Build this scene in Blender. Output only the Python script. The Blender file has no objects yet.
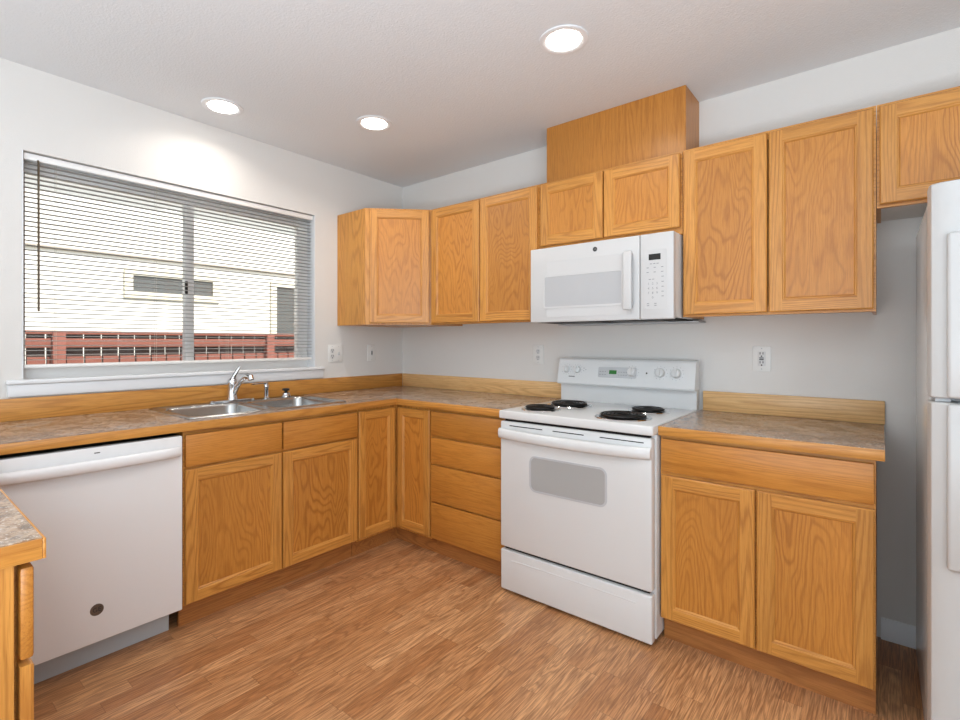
import bpy, bmesh, math, random
from mathutils import Vector, Matrix
PI = math.pi
random.seed(7)
sc = bpy.context.scene
C = sc.collection

# ------------------------------------------------------------------ camera
cam = bpy.data.objects.new('camera', bpy.data.cameras.new('camera'))
C.objects.link(cam); sc.camera = cam
cam.location = (2.911, -2.684, 1.262)
cam.rotation_euler = (PI/2, 0, 0.688)
cam.data.sensor_width = 36; cam.data.sensor_fit = 'HORIZONTAL'
cam.data.lens = 497.6/960*36
cam.data.shift_x = 8.4/960
cam.data.shift_y = -17.8/960
cam.data.clip_start = 0.02

def lin(r, g, b):
    f = lambda c: (c/255/12.92) if c/255 <= .04045 else ((c/255+.055)/1.055)**2.4
    return (f(r), f(g), f(b), 1)

# ------------------------------------------------------------------ world, sun, big lights
w = bpy.data.worlds.new('sky'); sc.world = w; w.use_nodes = True
bg = w.node_tree.nodes['Background']
bg.inputs[0].default_value = (0.86, 0.93, 1.0, 1); bg.inputs[1].default_value = 1.4
def light(name, kind, loc, energy, color, rot=(0,0,0), **kw):
    l = bpy.data.lights.new(name, kind); l.energy = energy; l.color = color
    for k, v in kw.items(): setattr(l, k, v)
    o = bpy.data.objects.new(name, l); C.objects.link(o); o.location = loc; o.rotation_euler = rot
    return o
sun = light('sun', 'SUN', (6, 2, 8), 5.0, (1, .96, .9), angle=0.01)
sun.rotation_euler = Vector((-1, -.3, -1.2)).to_track_quat('-Z', 'Y').to_euler()
# daylight entering by the big window of the dining side, behind the camera
light('window_daylight', 'AREA', (2.3, -5.62, 1.45), 14, (.70, .89, 1.0), (PI/2+.2, 0, 0), shape='RECTANGLE', size=2.6, size_y=1.9)
light('side_window_daylight', 'AREA', (4.62, -3.9, 1.45), 32, (.80, .91, 1.0), (0, PI/2-.08, 0), shape='RECTANGLE', size=1.6, size_y=1.6)
light('ceiling_fill', 'AREA', (3.25, -3.5, .7), 100, (.76, .89, 1.0), (PI, 0, 0), shape='RECTANGLE', size=2.6, size_y=1.3)  # added upward fill that brightens the ceiling; no lamp stands there
vs = sc.view_settings
vs.view_transform = 'Standard'; vs.look = 'None'; vs.exposure = 0.29; vs.gamma = 1.0; vs.use_curve_mapping = False

# ------------------------------------------------------------------ node helpers
class NT:
    def __init__(s, name):
        s.m = bpy.data.materials.new(name); s.m.use_nodes = True
        s.t = s.m.node_tree; s.n = s.t.nodes; s.l = s.t.links
        s.b = s.n['Principled BSDF']
    def new(s, t, **kw):
        n = s.n.new(t)
        for k, v in kw.items(): setattr(n, k, v)
        return n
    def put(s, sock, v):
        if hasattr(v, 'is_output'): s.l.new(v, sock)
        else: sock.default_value = v
    def math(s, op, a, b=None, c=None):
        n = s.new('ShaderNodeMath', operation=op)
        for i, v in enumerate((a, b, c)):
            if v is not None: s.put(n.inputs[i], v)
        return n.outputs[0]
    def mapping(s, vec, scale=(1,1,1), loc=None):
        n = s.new('ShaderNodeMapping'); s.l.new(vec, n.inputs[0]); n.inputs['Scale'].default_value = scale
        if loc is not None: s.put(n.inputs['Location'], loc)
        return n.outputs[0]
    def noise(s, vec, scale, detail=2, rough=.5, dist=0):
        n = s.new('ShaderNodeTexNoise'); s.l.new(vec, n.inputs['Vector'])
        n.inputs['Scale'].default_value = scale; n.inputs['Detail'].default_value = detail
        n.inputs['Roughness'].default_value = rough; n.inputs['Distortion'].default_value = dist
        return n.outputs['Fac']
    def ramp(s, fac, stops):
        n = s.new('ShaderNodeValToRGB'); s.l.new(fac, n.inputs[0]); e = n.color_ramp.elements
        while len(e) < len(stops): e.new(.5)
        for i, (p, c) in enumerate(stops): e[i].position = p; e[i].color = c
        return n.outputs[0]
    def mix(s, fac, a, b, mode='MIX'):
        n = s.new('ShaderNodeMix', data_type='RGBA', blend_type=mode)
        s.put(n.inputs[0], fac); s.put(n.inputs[6], a); s.put(n.inputs[7], b)
        return n.outputs[2]
    def bump(s, h, strength, dist=.001):
        n = s.new('ShaderNodeBump'); n.inputs['Strength'].default_value = strength; n.inputs['Distance'].default_value = dist
        s.l.new(h, n.inputs['Height']); s.l.new(n.outputs[0], s.b.inputs['Normal'])
    def set(s, **kw):
        for k, v in kw.items(): s.put(s.b.inputs[k.replace('_', ' ')], v)
        return s.m

def plain(name, col, rough=.5, metal=0, **kw):
    t = NT(name); t.set(Base_Color=col, Roughness=rough, Metallic=metal)
    for k, v in kw.items(): t.put(t.b.inputs[k.replace('_', ' ')], v)
    return t.m

def orange_peel(name, col, scale, strength, rough=.75):
    t = NT(name); co = t.new('ShaderNodeTexCoord').outputs['Object']
    n = t.noise(co, scale, 3, .6)
    t.bump(n, strength, .004)
    n2 = t.noise(co, 1.3, 2)
    c2 = tuple(x*.965 for x in col[:3]) + (1,)
    return t.set(Base_Color=t.mix(n2, c2, col), Roughness=rough)

def oak(name, axis, light_, mid, dark, figure=1.0, cathedral=True):
    """oak with the grain along local axis (0=x,1=y,2=z)"""
    t = NT(name); co = t.new('ShaderNodeTexCoord').outputs['Object']
    rnd = t.new('ShaderNodeObjectInfo').outputs['Random']
    off = t.new('ShaderNodeCombineXYZ')
    t.put(off.inputs[0], t.math('MULTIPLY', rnd, 37.0)); t.put(off.inputs[1], t.math('MULTIPLY', rnd, 61.0)); t.put(off.inputs[2], t.math('MULTIPLY', rnd, 83.0))
    def sc3(along, across):
        s_ = [across]*3; s_[axis] = along; return tuple(s_)
    def mp(al, ac): return t.mapping(co, sc3(al, ac), off.outputs[0])
    # growth-ring contours
    if cathedral:
        big = t.noise(mp(1.5 if axis == 2 else .55, 6.0 if axis == 2 else 7.5), 1.0, 1.8, .45, .25)
        wob = t.noise(mp(14, 40), 1.0, 3, .6)
        ph = t.math('MULTIPLY_ADD', wob, .022, big); ph = t.math('MULTIPLY', ph, 150.0)
    else:
        big = t.noise(mp(.5, 9), 1.0, 1.5, .4, .2)
        wob = t.noise(mp(8, 60), 1.0, 3, .6)
        ph = t.math('MULTIPLY_ADD', wob, .03, big); ph = t.math('MULTIPLY', ph, 130.0)
    ring = t.math('MULTIPLY_ADD', t.math('SINE', ph), .5, .5)
    ring = t.math('POWER', ring, 3.0)
    zone = t.noise(mp(1.2, 4), 1.0, 2, .5)
    ring = t.math('MULTIPLY', ring, t.math('MULTIPLY_ADD', zone, 1.6, -.15))
    # pores and fibres
    fib = t.noise(mp(7, 260), 1.0, 4, .7)
    fibc = t.ramp(fib, [(.3, (0,0,0,1)), (.7, (1,1,1,1))])
    pore = t.noise(mp(16, 520), 1.0, 2, .5)
    pore = t.ramp(pore, [(.54, (0,0,0,1)), (.66, (1,1,1,1))])
    tone = t.noise(mp(.8, 2.2), 1.0, 2)
    c = t.mix(t.math('MULTIPLY', fibc, .8), light_, mid)
    c = t.mix(t.math('MULTIPLY', ring, figure), c, dark)
    pf = t.math('MULTIPLY', pore, .34)
    c = t.mix(pf, c, dark)
    bright = t.math('MULTIPLY_ADD', tone, .36, .82)
    bright = t.math('MULTIPLY', bright, t.math('MULTIPLY_ADD', rnd, .12, .94))
    hv = t.new('ShaderNodeHueSaturation'); t.put(hv.inputs['Color'], c); t.put(hv.inputs['Value'], bright)
    t.bump(t.math('ADD', fib, t.math('MULTIPLY', pore, -.5)), .12, .0008)
    t.set(Base_Color=hv.outputs[0], Roughness=.38)
    t.b.inputs['Coat Weight'].default_value = .15; t.b.inputs['Coat Roughness'].default_value = .25
    return t.m

OL, OM, OD = lin(214,154,76), lin(192,126,50), lin(152,90,30)
VL, VM, VD = lin(204,140,62), lin(182,114,40), lin(144,80,22)
M = {}
for i, a in enumerate('xyz'):
    M['oak_'+a] = oak('oak grain '+a, i, OL, OM, OD, .7, False)
M['oak_panel'] = oak('oak panel veneer', 2, VL, VM, VD, .56, True)
M['oak_fine'] = oak('oak straight veneer', 2, VL, VM, VD, .4, False)
M['oak_pale'] = oak('pale oak backsplash', 0, lin(236,196,138), lin(214,164,104), lin(176,122,68), .5, False)
M['oak_slab'] = oak('oak drawer slab', 0, VL, VM, VD, .45, True)
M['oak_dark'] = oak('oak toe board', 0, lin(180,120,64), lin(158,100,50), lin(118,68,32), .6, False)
M['wall'] = orange_peel('painted drywall', lin(225,222,218), 190, .25)
M['ceiling'] = orange_peel('textured ceiling', lin(229,231,233), 110, .5, .85)
M['trim'] = plain('white painted trim', lin(232,233,235), .4)
M['vinyl'] = plain('white vinyl', lin(238,236,233), .35)
M['enamel'] = plain('white appliance enamel', lin(218,219,219), .22, Coat_Weight=.3)
M['dw_white'] = plain('dishwasher white', lin(236,237,238), .25, Coat_Weight=.3)
M['fridge_dimmed'] = plain('dimmed refrigerator white', lin(194,194,193), .3)  # appliance white darkened to tone down the strong light on the doors
M['mw_white'] = plain('microwave white', lin(202,202,202), .28)  # front white darkened to offset the strong light falling on the microwave
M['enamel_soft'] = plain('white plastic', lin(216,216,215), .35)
M['grey_plastic'] = plain('light grey plastic', lin(190,192,195), .4)
M['toe_grey'] = plain('grey painted kick plate', lin(186,192,196), .5)
M['black'] = plain('black', lin(16,15,15), .4)
M['void'] = plain('dark cavity', lin(22,18,16), .9)
M['cab_in'] = plain('cabinet shadow gap oak', lin(128,80,40), .6)
M['chrome'] = plain('chrome', lin(215,216,218), .12, 1)
M['steel'] = plain('brushed steel', lin(176,176,174), .24, 1)
M['slat'] = plain('backlit blind slat', lin(166,163,158), .55)  # white slats greyed, so their backlit darkness is in the colour
M['cord'] = plain('blind cord', lin(190,184,170), .8)
M['wand'] = plain('brown blind wand', lin(84,68,48), .4)
M['plate'] = plain('white wall plate', lin(230,229,226), .35)
M['slot'] = plain('outlet slot', lin(38,34,30), .6)
M['ink'] = plain('grey printed legend', lin(130,134,138), .6)
M['ink_dark'] = plain('dark printed legend', lin(50,50,52), .6)
M['coil'] = plain('burner coil', lin(26,23,22), .45, .3)
M['panel_grey'] = plain('grey control panel', lin(190,192,194), .4)
M['white_inside'] = plain('white melamine underside', lin(222,221,217), .5)
M['seam'] = plain('dark seam', lin(60,58,56), .8)

t = NT('green led display'); t.set(Base_Color=lin(18,60,24), Roughness=.3)
t.b.inputs['Emission Color'].default_value = lin(20,110,30); t.b.inputs['Emission Strength'].default_value = .5; M['led'] = t.m
t = NT('lamp diffuser'); t.set(Base_Color=(1,1,1,1))
t.b.inputs['Emission Color'].default_value = (1, .95, .88, 1); t.b.inputs['Emission Strength'].default_value = 9; M['lamp'] = t.m

def glass(name, tint=(1,1,1,1), r=.03):
    t = NT(name); t.n.remove(t.b)
    tr = t.new('ShaderNodeBsdfTransparent'); tr.inputs[0].default_value = tint
    gl = t.new('ShaderNodeBsdfGlossy'); gl.inputs['Roughness'].default_value = r
    fr = t.new('ShaderNodeFresnel'); fr.inputs[0].default_value = 1.45
    mx = t.new('ShaderNodeMixShader')
    t.l.new(fr.outputs[0], mx.inputs[0]); t.l.new(tr.outputs[0], mx.inputs[1]); t.l.new(gl.outputs[0], mx.inputs[2])
    t.l.new(mx.outputs[0], t.n['Material Output'].inputs[0]); return t.m
M['glass'] = glass('window glass')

# oven window: grey glass with a fine dot screen
t = NT('oven window screen'); co = t.new('ShaderNodeTexCoord').outputs['Object']
v = t.new('ShaderNodeTexVoronoi'); v.inputs['Scale'].default_value = 170; v.inputs['Randomness'].default_value = 0
t.l.new(co, v.inputs['Vector'])
f = t.ramp(v.outputs['Distance'], [(.3, (1,1,1,1)), (.45, (0,0,0,1))])
M['oven_glass'] = t.set(Base_Color=t.mix(f, lin(172,172,171), lin(118,118,118)), Roughness=.15)
t = NT('microwave window screen'); co = t.new('ShaderNodeTexCoord').outputs['Object']
wv = t.new('ShaderNodeTexWave'); wv.inputs['Scale'].default_value = 60; t.l.new(co, wv.inputs['Vector'])
M['mw_glass'] = t.set(Base_Color=t.mix(wv.outputs['Fac'], lin(176,177,179), lin(186,187,189)), Roughness=.12)

# laminate countertop
t = NT('stone pattern laminate'); co = t.new('ShaderNodeTexCoord').outputs['Object']
n1 = t.noise(co, 9, 5, .65, .8); n2 = t.noise(co, 42, 4, .7, .5); n3 = t.noise(co, 150, 2, .6)
c = t.ramp(n1, [(.32, lin(92,74,60)), (.45, lin(150,120,96)), (.55, lin(188,160,134)), (.68, lin(158,152,148))])
c = t.mix(t.ramp(n2, [(.42, (0,0,0,1)), (.66, (.75,.75,.75,1))]), c, lin(92,78,68))
c = t.mix(t.ramp(n3, [(.56, (0,0,0,1)), (.7, (.8,.8,.8,1))]), c, lin(216,204,190))
t.bump(t.noise(co, 420, 2), .35, .0006)
M['laminate'] = t.set(Base_Color=c, Roughness=.2)

# strip plank floor, planks along y
t = NT('oak strip laminate floor'); co = t.new('ShaderNodeTexCoord').outputs['Object']
sx = t.new('ShaderNodeSeparateXYZ'); t.l.new(co, sx.inputs[0])
W, L = .066, .52
xr = t.math('DIVIDE', sx.outputs[0], W); row = t.math('FLOOR', xr)
wn = t.new('ShaderNodeTexWhiteNoise', noise_dimensions='1D'); t.put(wn.inputs['W'], row)
yo = t.math('ADD', t.math('DIVIDE', sx.outputs[1], L), t.math('MULTIPLY', wn.outputs[0], 9.0)); col_ = t.math('FLOOR', yo)
cv = t.new('ShaderNodeCombineXYZ'); t.put(cv.inputs[0], row); t.put(cv.inputs[1], col_)
wn2 = t.new('ShaderNodeTexWhiteNoise', noise_dimensions='2D'); t.l.new(cv.outputs[0], wn2.inputs['Vector'])
rv = wn2.outputs['Value']
vm = t.new('ShaderNodeVectorMath', operation='MULTIPLY'); t.l.new(wn2.outputs['Color'], vm.inputs[0]); vm.inputs[1].default_value = (40, 40, 40)
g1 = t.noise(t.mapping(co, (15, 1.3, 1), vm.outputs[0]), 1.0, 2.5, .5, .5)
ring = t.math('POWER', t.math('MULTIPLY_ADD', t.math('SINE', t.math('MULTIPLY', g1, 84.0)), .5, .5), 2.0)
fib = t.noise(t.mapping(co, (260, 9, 1), vm.outputs[0]), 1.0, 3, .65)
base = t.ramp(rv, [(0, lin(184,126,80)), (.3, lin(204,148,100)), (.65, lin(224,170,120)), (1, lin(196,138,89))])
c = t.mix(t.math('MULTIPLY', ring, .5), base, lin(130,86,54))
c = t.mix(t.math('MULTIPLY', t.ramp(fib, [(.42, (0,0,0,1)), (.62, (1,1,1,1))]), .62), c, lin(118,76,46))
fx = t.math('FRACT', xr); fy = t.math('FRACT', yo)
ex = t.math('MINIMUM', fx, t.math('SUBTRACT', 1.0, fx)); ey = t.math('MULTIPLY', t.math('MINIMUM', fy, t.math('SUBTRACT', 1.0, fy)), L/W)
edge = t.math('LESS_THAN', t.math('MINIMUM', ex, ey), .014)
c = t.mix(t.math('MULTIPLY', edge, .45), c, lin(96,60,38))
t.bump(fib, .1, .0006)
M['floor'] = t.set(Base_Color=c, Roughness=.36)

# outdoors
t = NT('stained fence boards'); co = t.new('ShaderNodeTexCoord').outputs['Object']
n = t.noise(t.mapping(co, (1, 3, 30)), 1.0, 3)
M['fence'] = t.set(Base_Color=t.mix(n, lin(122,68,54), lin(150,92,76)), Roughness=.8)
M['fence_dark'] = plain('dark fence gap board', lin(70,52,46), .9)
t = NT('cream lap siding'); co = t.new('ShaderNodeTexCoord').outputs['Object']
sp = t.new('ShaderNodeSeparateXYZ'); t.l.new(co, sp.inputs[0])
fz = t.math('FRACT', t.math('DIVIDE', sp.outputs[2], .18))
M['siding'] = t.set(Base_Color=t.mix(t.math('LESS_THAN', fz, .06), lin(246,243,234), lin(214,208,196)), Roughness=.8)
M['house_trim'] = plain('cream house trim', lin(226,220,202), .7)
M['soffit'] = plain('taupe eave board', lin(178,168,154), .8)
M['house_glass'] = plain('dark house window', lin(96,98,96), .3)
M['roofing'] = plain('grey shingles', lin(190,188,184), .9)
t = NT('grass'); co = t.new('ShaderNodeTexCoord').outputs['Object']
M['grass'] = t.set(Base_Color=t.mix(t.noise(co, 14, 4), lin(84,96,58), lin(128,134,88)), Roughness=.95)

# ------------------------------------------------------------------ mesh helpers
class B:
    """collects shapes for ONE mesh object"""
    def __init__(s): s.bm = bmesh.new(); s.mats = []
    def mi(s, m):
        if m is None: return 0
        if m not in s.mats: s.mats.append(m)
        return s.mats.index(m)
    def box(s, x0, x1, y0, y1, z0, z1, m=None, bev=0, seg=2):
        i = s.mi(m); t_ = bmesh.new()
        P = [(x0,y0,z0),(x1,y0,z0),(x1,y1,z0),(x0,y1,z0),(x0,y0,z1),(x1,y0,z1),(x1,y1,z1),(x0,y1,z1)]
        v = [t_.verts.new(p) for p in P]
        for f in ((0,3,2,1),(4,5,6,7),(0,1,5,4),(1,2,6,5),(2,3,7,6),(3,0,4,7)): t_.faces.new([v[k] for k in f])
        if bev: bmesh.ops.bevel(t_, geom=t_.edges[:], offset=bev, segments=seg, profile=.5, affect='EDGES')
        s.merge(t_, i); return s
    def merge(s, t_, i=0, mat=None):
        if mat is not None: bmesh.ops.transform(t_, matrix=mat, verts=t_.verts[:])
        d = {}
        for v in t_.verts: d[v] = s.bm.verts.new(v.co)
        for f in t_.faces:
            try: nf = s.bm.faces.new([d[v] for v in f.verts]); nf.material_index = i; nf.smooth = True
            except ValueError: pass
        t_.free()
    def poly(s, pts, m=None):
        i = s.mi(m); f = s.bm.faces.new([s.bm.verts.new(p) for p in pts]); f.material_index = i; f.smooth = True
    def tube(s, path, r, m=None, n=12, cap=True):
        i = s.mi(m); path = [Vector(p) for p in path]; N = len(path)
        rs = r if isinstance(r, (list, tuple)) else [r]*N
        rings = []; up = None
        for k, p in enumerate(path):
            d = (path[min(k+1, N-1)] - path[max(k-1, 0)]).normalized()
            if up is None:
                up = Vector((0,0,1)) if abs(d.z) < .9 else Vector((1,0,0))
            a = (up - d*up.dot(d)).normalized(); up = a; b = d.cross(a)
            rings.append([s.bm.verts.new(p + (a*math.cos(2*PI*j/n) + b*math.sin(2*PI*j/n))*rs[k]) for j in range(n)])
        for k in range(N-1):
            for j in range(n):
                f = s.bm.faces.new((rings[k][j], rings[k][(j+1)%n], rings[k+1][(j+1)%n], rings[k+1][j])); f.material_index = i; f.smooth = True
        if cap:
            for rg in (rings[0][::-1], rings[-1]):
                f = s.bm.faces.new(rg); f.material_index = i
        return s
    def lathe(s, prof, axis=2, org=(0,0,0), m=None, n=32, flip=False):
        """prof: (radius, height) pairs, revolved about the axis through org"""
        i = s.mi(m); rings = []
        for r_, h in prof:
            ring = []
            for j in range(n):
                a = 2*PI*j/n; u, v = r_*math.cos(a), r_*math.sin(a)
                q = {2: (u, v, h), 1: (v, h, u), 0: (h, u, v)}[axis]
                ring.append(s.bm.verts.new((q[0]+org[0], q[1]+org[1], q[2]+org[2])))
            rings.append(ring)
        for k in range(len(rings)-1):
            for j in range(n):
                f = s.bm.faces.new((rings[k][j], rings[k][(j+1)%n], rings[k+1][(j+1)%n], rings[k+1][j])); f.material_index = i; f.smooth = True
        for rg, h in ((rings[0][::-1], 0), (rings[-1], 1)):
            f = s.bm.faces.new(rg); f.material_index = i
        return s
    def cells(s, xs, ys, keep, z0, z1, m=None, axes=(0,1,2)):
        """slab with holes: grid cells extruded, no inner faces"""
        i = s.mi(m); V = {}
        def vt(a, b, c):
            k = (a, b, c)
            if k not in V:
                q = [0,0,0]; q[axes[0]] = xs[a]; q[axes[1]] = ys[b]; q[axes[2]] = (z0, z1)[c]; V[k] = s.bm.verts.new(q)
            return V[k]
        nx, ny = len(xs)-1, len(ys)-1
        K = lambda a, b: 0 <= a < nx and 0 <= b < ny and keep(a, b)
        for a in range(nx):
            for b in range(ny):
                if not K(a, b): continue
                fs = [[(a,b,1),(a+1,b,1),(a+1,b+1,1),(a,b+1,1)], [(a,b,0),(a,b+1,0),(a+1,b+1,0),(a+1,b,0)]]
                if not K(a-1,b): fs.append([(a,b,0),(a,b,1),(a,b+1,1),(a,b+1,0)])
                if not K(a+1,b): fs.append([(a+1,b,0),(a+1,b+1,0),(a+1,b+1,1),(a+1,b,1)])
                if not K(a,b-1): fs.append([(a,b,0),(a+1,b,0),(a+1,b,1),(a,b,1)])
                if not K(a,b+1): fs.append([(a,b+1,0),(a,b+1,1),(a+1,b+1,1),(a+1,b+1,0)])
                for q in fs:
                    f = s.bm.faces.new([vt(*k) for k in q]); f.material_index = i
        return s
    def build(s, name, parent=None, m=None, sharp=35):
        bmesh.ops.recalc_face_normals(s.bm, faces=s.bm.faces[:])
        me = bpy.data.meshes.new(name); s.bm.to_mesh(me); s.bm.free()
        mats = s.mats or [m]
        for k in mats: me.materials.append(M[k] if isinstance(k, str) else k)
        for p in me.polygons: p.use_smooth = True
        me.set_sharp_from_angle(angle=math.radians(sharp))
        o = bpy.data.objects.new(name, me); C.objects.link(o)
        if parent: o.parent = parent
        return o

def rrect(x0, x1, z0, z1, r, n=6):
    out = []
    for cx, cz, a0 in ((x1-r, z1-r, 0), (x0+r, z1-r, 90), (x0+r, z0+r, 180), (x1-r, z0+r, 270)):
        for k in range(n+1):
            a = math.radians(a0 + 90*k/n); out.append((cx + r*math.cos(a), cz + r*math.sin(a)))
    return out
def prism(b, pts, y0, y1, m=None, ax=1, bev=0):
    """extrude a 2-D outline (u,v) along axis ax; bev shrinks the y0 face"""
    i = b.mi(m)
    def q(u, v, h): return {1: (u, h, v), 2: (u, v, h), 0: (h, u, v)}[ax]
    rings = [[b.bm.verts.new(q(u, v, y1)) for u, v in pts]]
    if bev:
        cx = sum(p[0] for p in pts)/len(pts); cy = sum(p[1] for p in pts)/len(pts)
        d = 1 if y1 > y0 else -1
        rings.append([b.bm.verts.new(q(u, v, y0+d*bev)) for u, v in pts])
        sh = lambda c, o: o + (c-o)*(1 - bev/max(abs(c-o), bev*1.01)) if abs(c-o) > bev else c
        rings.append([b.bm.verts.new(q(sh(u, cx), sh(v, cy), y0)) for u, v in pts])
    else: rings.append([b.bm.verts.new(q(u, v, y0)) for u, v in pts])
    n = len(pts)
    for k in range(len(rings)-1):
        for j in range(n):
            f = b.bm.faces.new((rings[k][j], rings[k][(j+1)%n], rings[k+1][(j+1)%n], rings[k+1][j])); f.material_index = i
    for rg in (rings[0], rings[-1][::-1]):
        f = b.bm.faces.new(rg); f.material_index = i
    return b

def tag(o, label, cat, group=None, kind=None):
    o['label'] = label; o['category'] = cat
    if group: o['group'] = group
    if kind: o['kind'] = kind
    return o
def thing(name, label, cat, loc=(0,0,0), rz=0, group=None):
    o = bpy.data.objects.new(name, None); C.objects.link(o); o.empty_display_size = .1
    o.location = loc; o.rotation_euler = (0,0,rz); return tag(o, label, cat, group)
def struct(o): o['kind'] = 'structure'; return o
def text(name, s, size, m, parent, loc, rot, ext=.0003):
    cu = bpy.data.curves.new('t', 'FONT'); cu.body = s; cu.size = size; cu.extrude = ext; cu.align_x = 'CENTER'; cu.align_y = 'CENTER'
    to = bpy.data.objects.new('t', cu); C.objects.link(to)
    bpy.context.view_layer.update()
    me = bpy.data.meshes.new_from_object(to.evaluated_get(bpy.context.evaluated_depsgraph_get()))
    bpy.data.objects.remove(to); me.materials.clear(); me.materials.append(M[m])
    o = bpy.data.objects.new(name, me); C.objects.link(o); o.parent = parent; o.location = loc; o.rotation_euler = rot
    return o

# ------------------------------------------------------------------ room
FZ = .032; H = 2.48; RX = 4.7; RY = -5.7
struct(B().box(0, RX, RY, 0, -.05, FZ).build('floor', m='floor'))
struct(B().box(-.15, RX+.12, RY-.12, .12, H, H+.12).build('ceiling', m='ceiling'))
struct(B().box(-.15, RX+.12, 0, .12, FZ, H).build('wall_back', m='wall'))
WY0, WY1, WZ0, WZ1 = -2.25, -.785, 1.085, 2.108
b = B().cells([RY, WY0, WY1, 0], [FZ, WZ0, WZ1, H], lambda a, c: not (a == 1 and c == 1), -.15, 0, axes=(1,2,0))
struct(b.build('wall_left', m='wall'))
# unseen side walls with the daylight windows
b = B().cells([0, 1.0, 3.6, RX], [FZ, .5, 2.4, H], lambda a, c: not (a == 1 and c == 1), RY-.12, RY, axes=(0,2,1))
struct(b.build('wall_front', m='wall'))
b = B().cells([RY, -4.7, -3.1, 0], [FZ, .65, 2.25, H], lambda a, c: not (a == 1 and c == 1), RX, RX+.12, axes=(1,2,0))
struct(b.build('wall_right', m='wall'))
b = B(); b.box(1.0, 3.6, RY-.1, RY-.04, .5, .56).box(1.0, 3.6, RY-.1, RY-.04, 2.34, 2.4).box(1.0, 1.06, RY-.1, RY-.04, .56, 2.34).box(3.54, 3.6, RY-.1, RY-.04, .56, 2.34).box(2.27, 2.33, RY-.1, RY-.04, .56, 2.34)
wf = struct(b.build('window_2', m='vinyl')); B().box(1.06, 3.54, RY-.075, RY-.069, .56, 2.34).build('glass_pane', wf, 'glass')
b = B(); b.box(RX+.04, RX+.1, -4.7, -3.1, .65, .71).box(RX+.04, RX+.1, -4.7, -3.1, 2.19, 2.25).box(RX+.04, RX+.1, -4.7, -4.64, .71, 2.19).box(RX+.04, RX+.1, -3.16, -3.1, .71, 2.19)
wf = struct(b.build('window_3', m='vinyl')); B().box(RX+.07, RX+.076, -4.64, -3.16, .71, 2.19).build('glass_pane', wf, 'glass')

# baseboard (behind the fridge gap)
pts = [(-.014, FZ), (-.014, .085), (-.010, .092), (-.010, .104), (-.006, .110), (-.005, .118), (0, .118), (0, FZ)]
b = B(); prism(b, pts, 2.912, RX, ax=0)
struct(b.build('baseboard_back', m='trim'))

# ------------------------------------------------------------------ kitchen window
win = bpy.data.objects.new('window_1', None); C.objects.link(win); struct(win); win.location = (0, -1.5, 1.1)
def wpart(b, name, m, p=win):
    o = b.build(name, p, m); o.matrix_parent_inverse = Matrix.Translation(-Vector(win.location)) if p is win else Matrix(); return o
b = B()
b.box(-.135, -.085, WY0, WY1, WZ0, 1.155, bev=.003).box(-.135, -.085, WY0, WY1, 2.035, WZ1, bev=.003)
b.box(-.135, -.085, WY0, WY0+.024, 1.15, 2.04, bev=.003).box(-.135, -.085, WY1-.072, WY1, 1.15, 2.04, bev=.003)
b.box(-.083, -.078, WY1-.05, WY1-.012, 1.15, 2.04, bev=.002)
wpart(b, 'window_frame', 'vinyl')
b = B(); b.box(-.12, -.075, -1.557, -1.511, 1.15, 2.04, bev=.004)
mu = wpart(b, 'sash_stile', 'vinyl')
wpart(B().box(-.075, -.062, -1.562, -1.548, 1.53, 1.60, bev=.003), 'sash_latch', 'black')
wpart(B().box(-.112, -.108, WY0+.024, -1.557, 1.155, 2.035), 'glass_pane', 'glass')
wpart(B().box(-.105, -.101, -1.511, WY1-.072, 1.155, 2.035), 'glass_pane', 'glass')
b = B(); b.box(-.085, 0, WY0+.001, WY1-.001, WZ0, 1.094).box(0, .03, WY0-.055, WY1+.06, 1.078, 1.098, bev=.006, seg=3)
b.box(0, .018, WY0-.05, WY1+.055, 1.024, 1.078, bev=.004)
wpart(b, 'window_stool', 'trim')
# thin painted jamb liner
b = B(); b.box(-.085, .002, WY1-.004, WY1, 1.094, WZ1-.001).box(-.085, .002, WY0, WY0+.004, 1.094, WZ1-.001)
wpart(b, 'jamb_liner', 'trim')

# blind
bl = thing('window_blind', 'white horizontal mini blind with open slats hanging in the kitchen window', 'blind', (-.03, -1.52, WZ1-.003))
def bpart(b, name, m): o = b.build(name, bl, m); o.matrix_parent_inverse = Matrix.Translation(-Vector(bl.location)); return o
BY0, BY1 = WY0+.008, WY1-.01
b = B(); b.box(-.045, -.012, BY0, BY1, WZ1-.034, WZ1-.006, bev=.002); bpart(b, 'headrail', 'vinyl')
b = B(); z = 1.182
while z < WZ1-.045:
    xs_ = [(-.0125, -.0012), (-.006, .0010), (0, .0018), (.006, .0013), (.0125, -.0004)]
    for y in (BY0+.004, BY1-.004): pass
    top = [(x-.028, z+h+.0005) for x, h in xs_]; bot = [(x-.028, z+h-.0005) for x, h in xs_][::-1]
    rings = [[b.bm.verts.new((x, y, zz)) for x, zz in top+bot] for y in (BY0+.004, BY1-.004)]
    n = len(rings[0])
    for j in range(n): b.bm.faces.new((rings[0][j], rings[0][(j+1)%n], rings[1][(j+1)%n], rings[1][j]))
    b.bm.faces.new(rings[0]); b.bm.faces.new(rings[1][::-1])
    z += .0214
bpart(b, 'slats', 'slat')
b = B(); b.box(-.04, -.016, BY0+.002, BY1-.002, 1.146, 1.162, bev=.003); bpart(b, 'bottom_rail', 'vinyl')
for y in (-2.13, -1.72, -1.35, -.92):
    b = B(); b.tube([(-.0405, y, 1.16), (-.0405, y, 2.08)], .0007, n=5); b.tube([(-.0145, y, 1.16), (-.0145, y, 2.08)], .0007, n=5)
    bpart(b, 'ladder_cord', 'cord')
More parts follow.
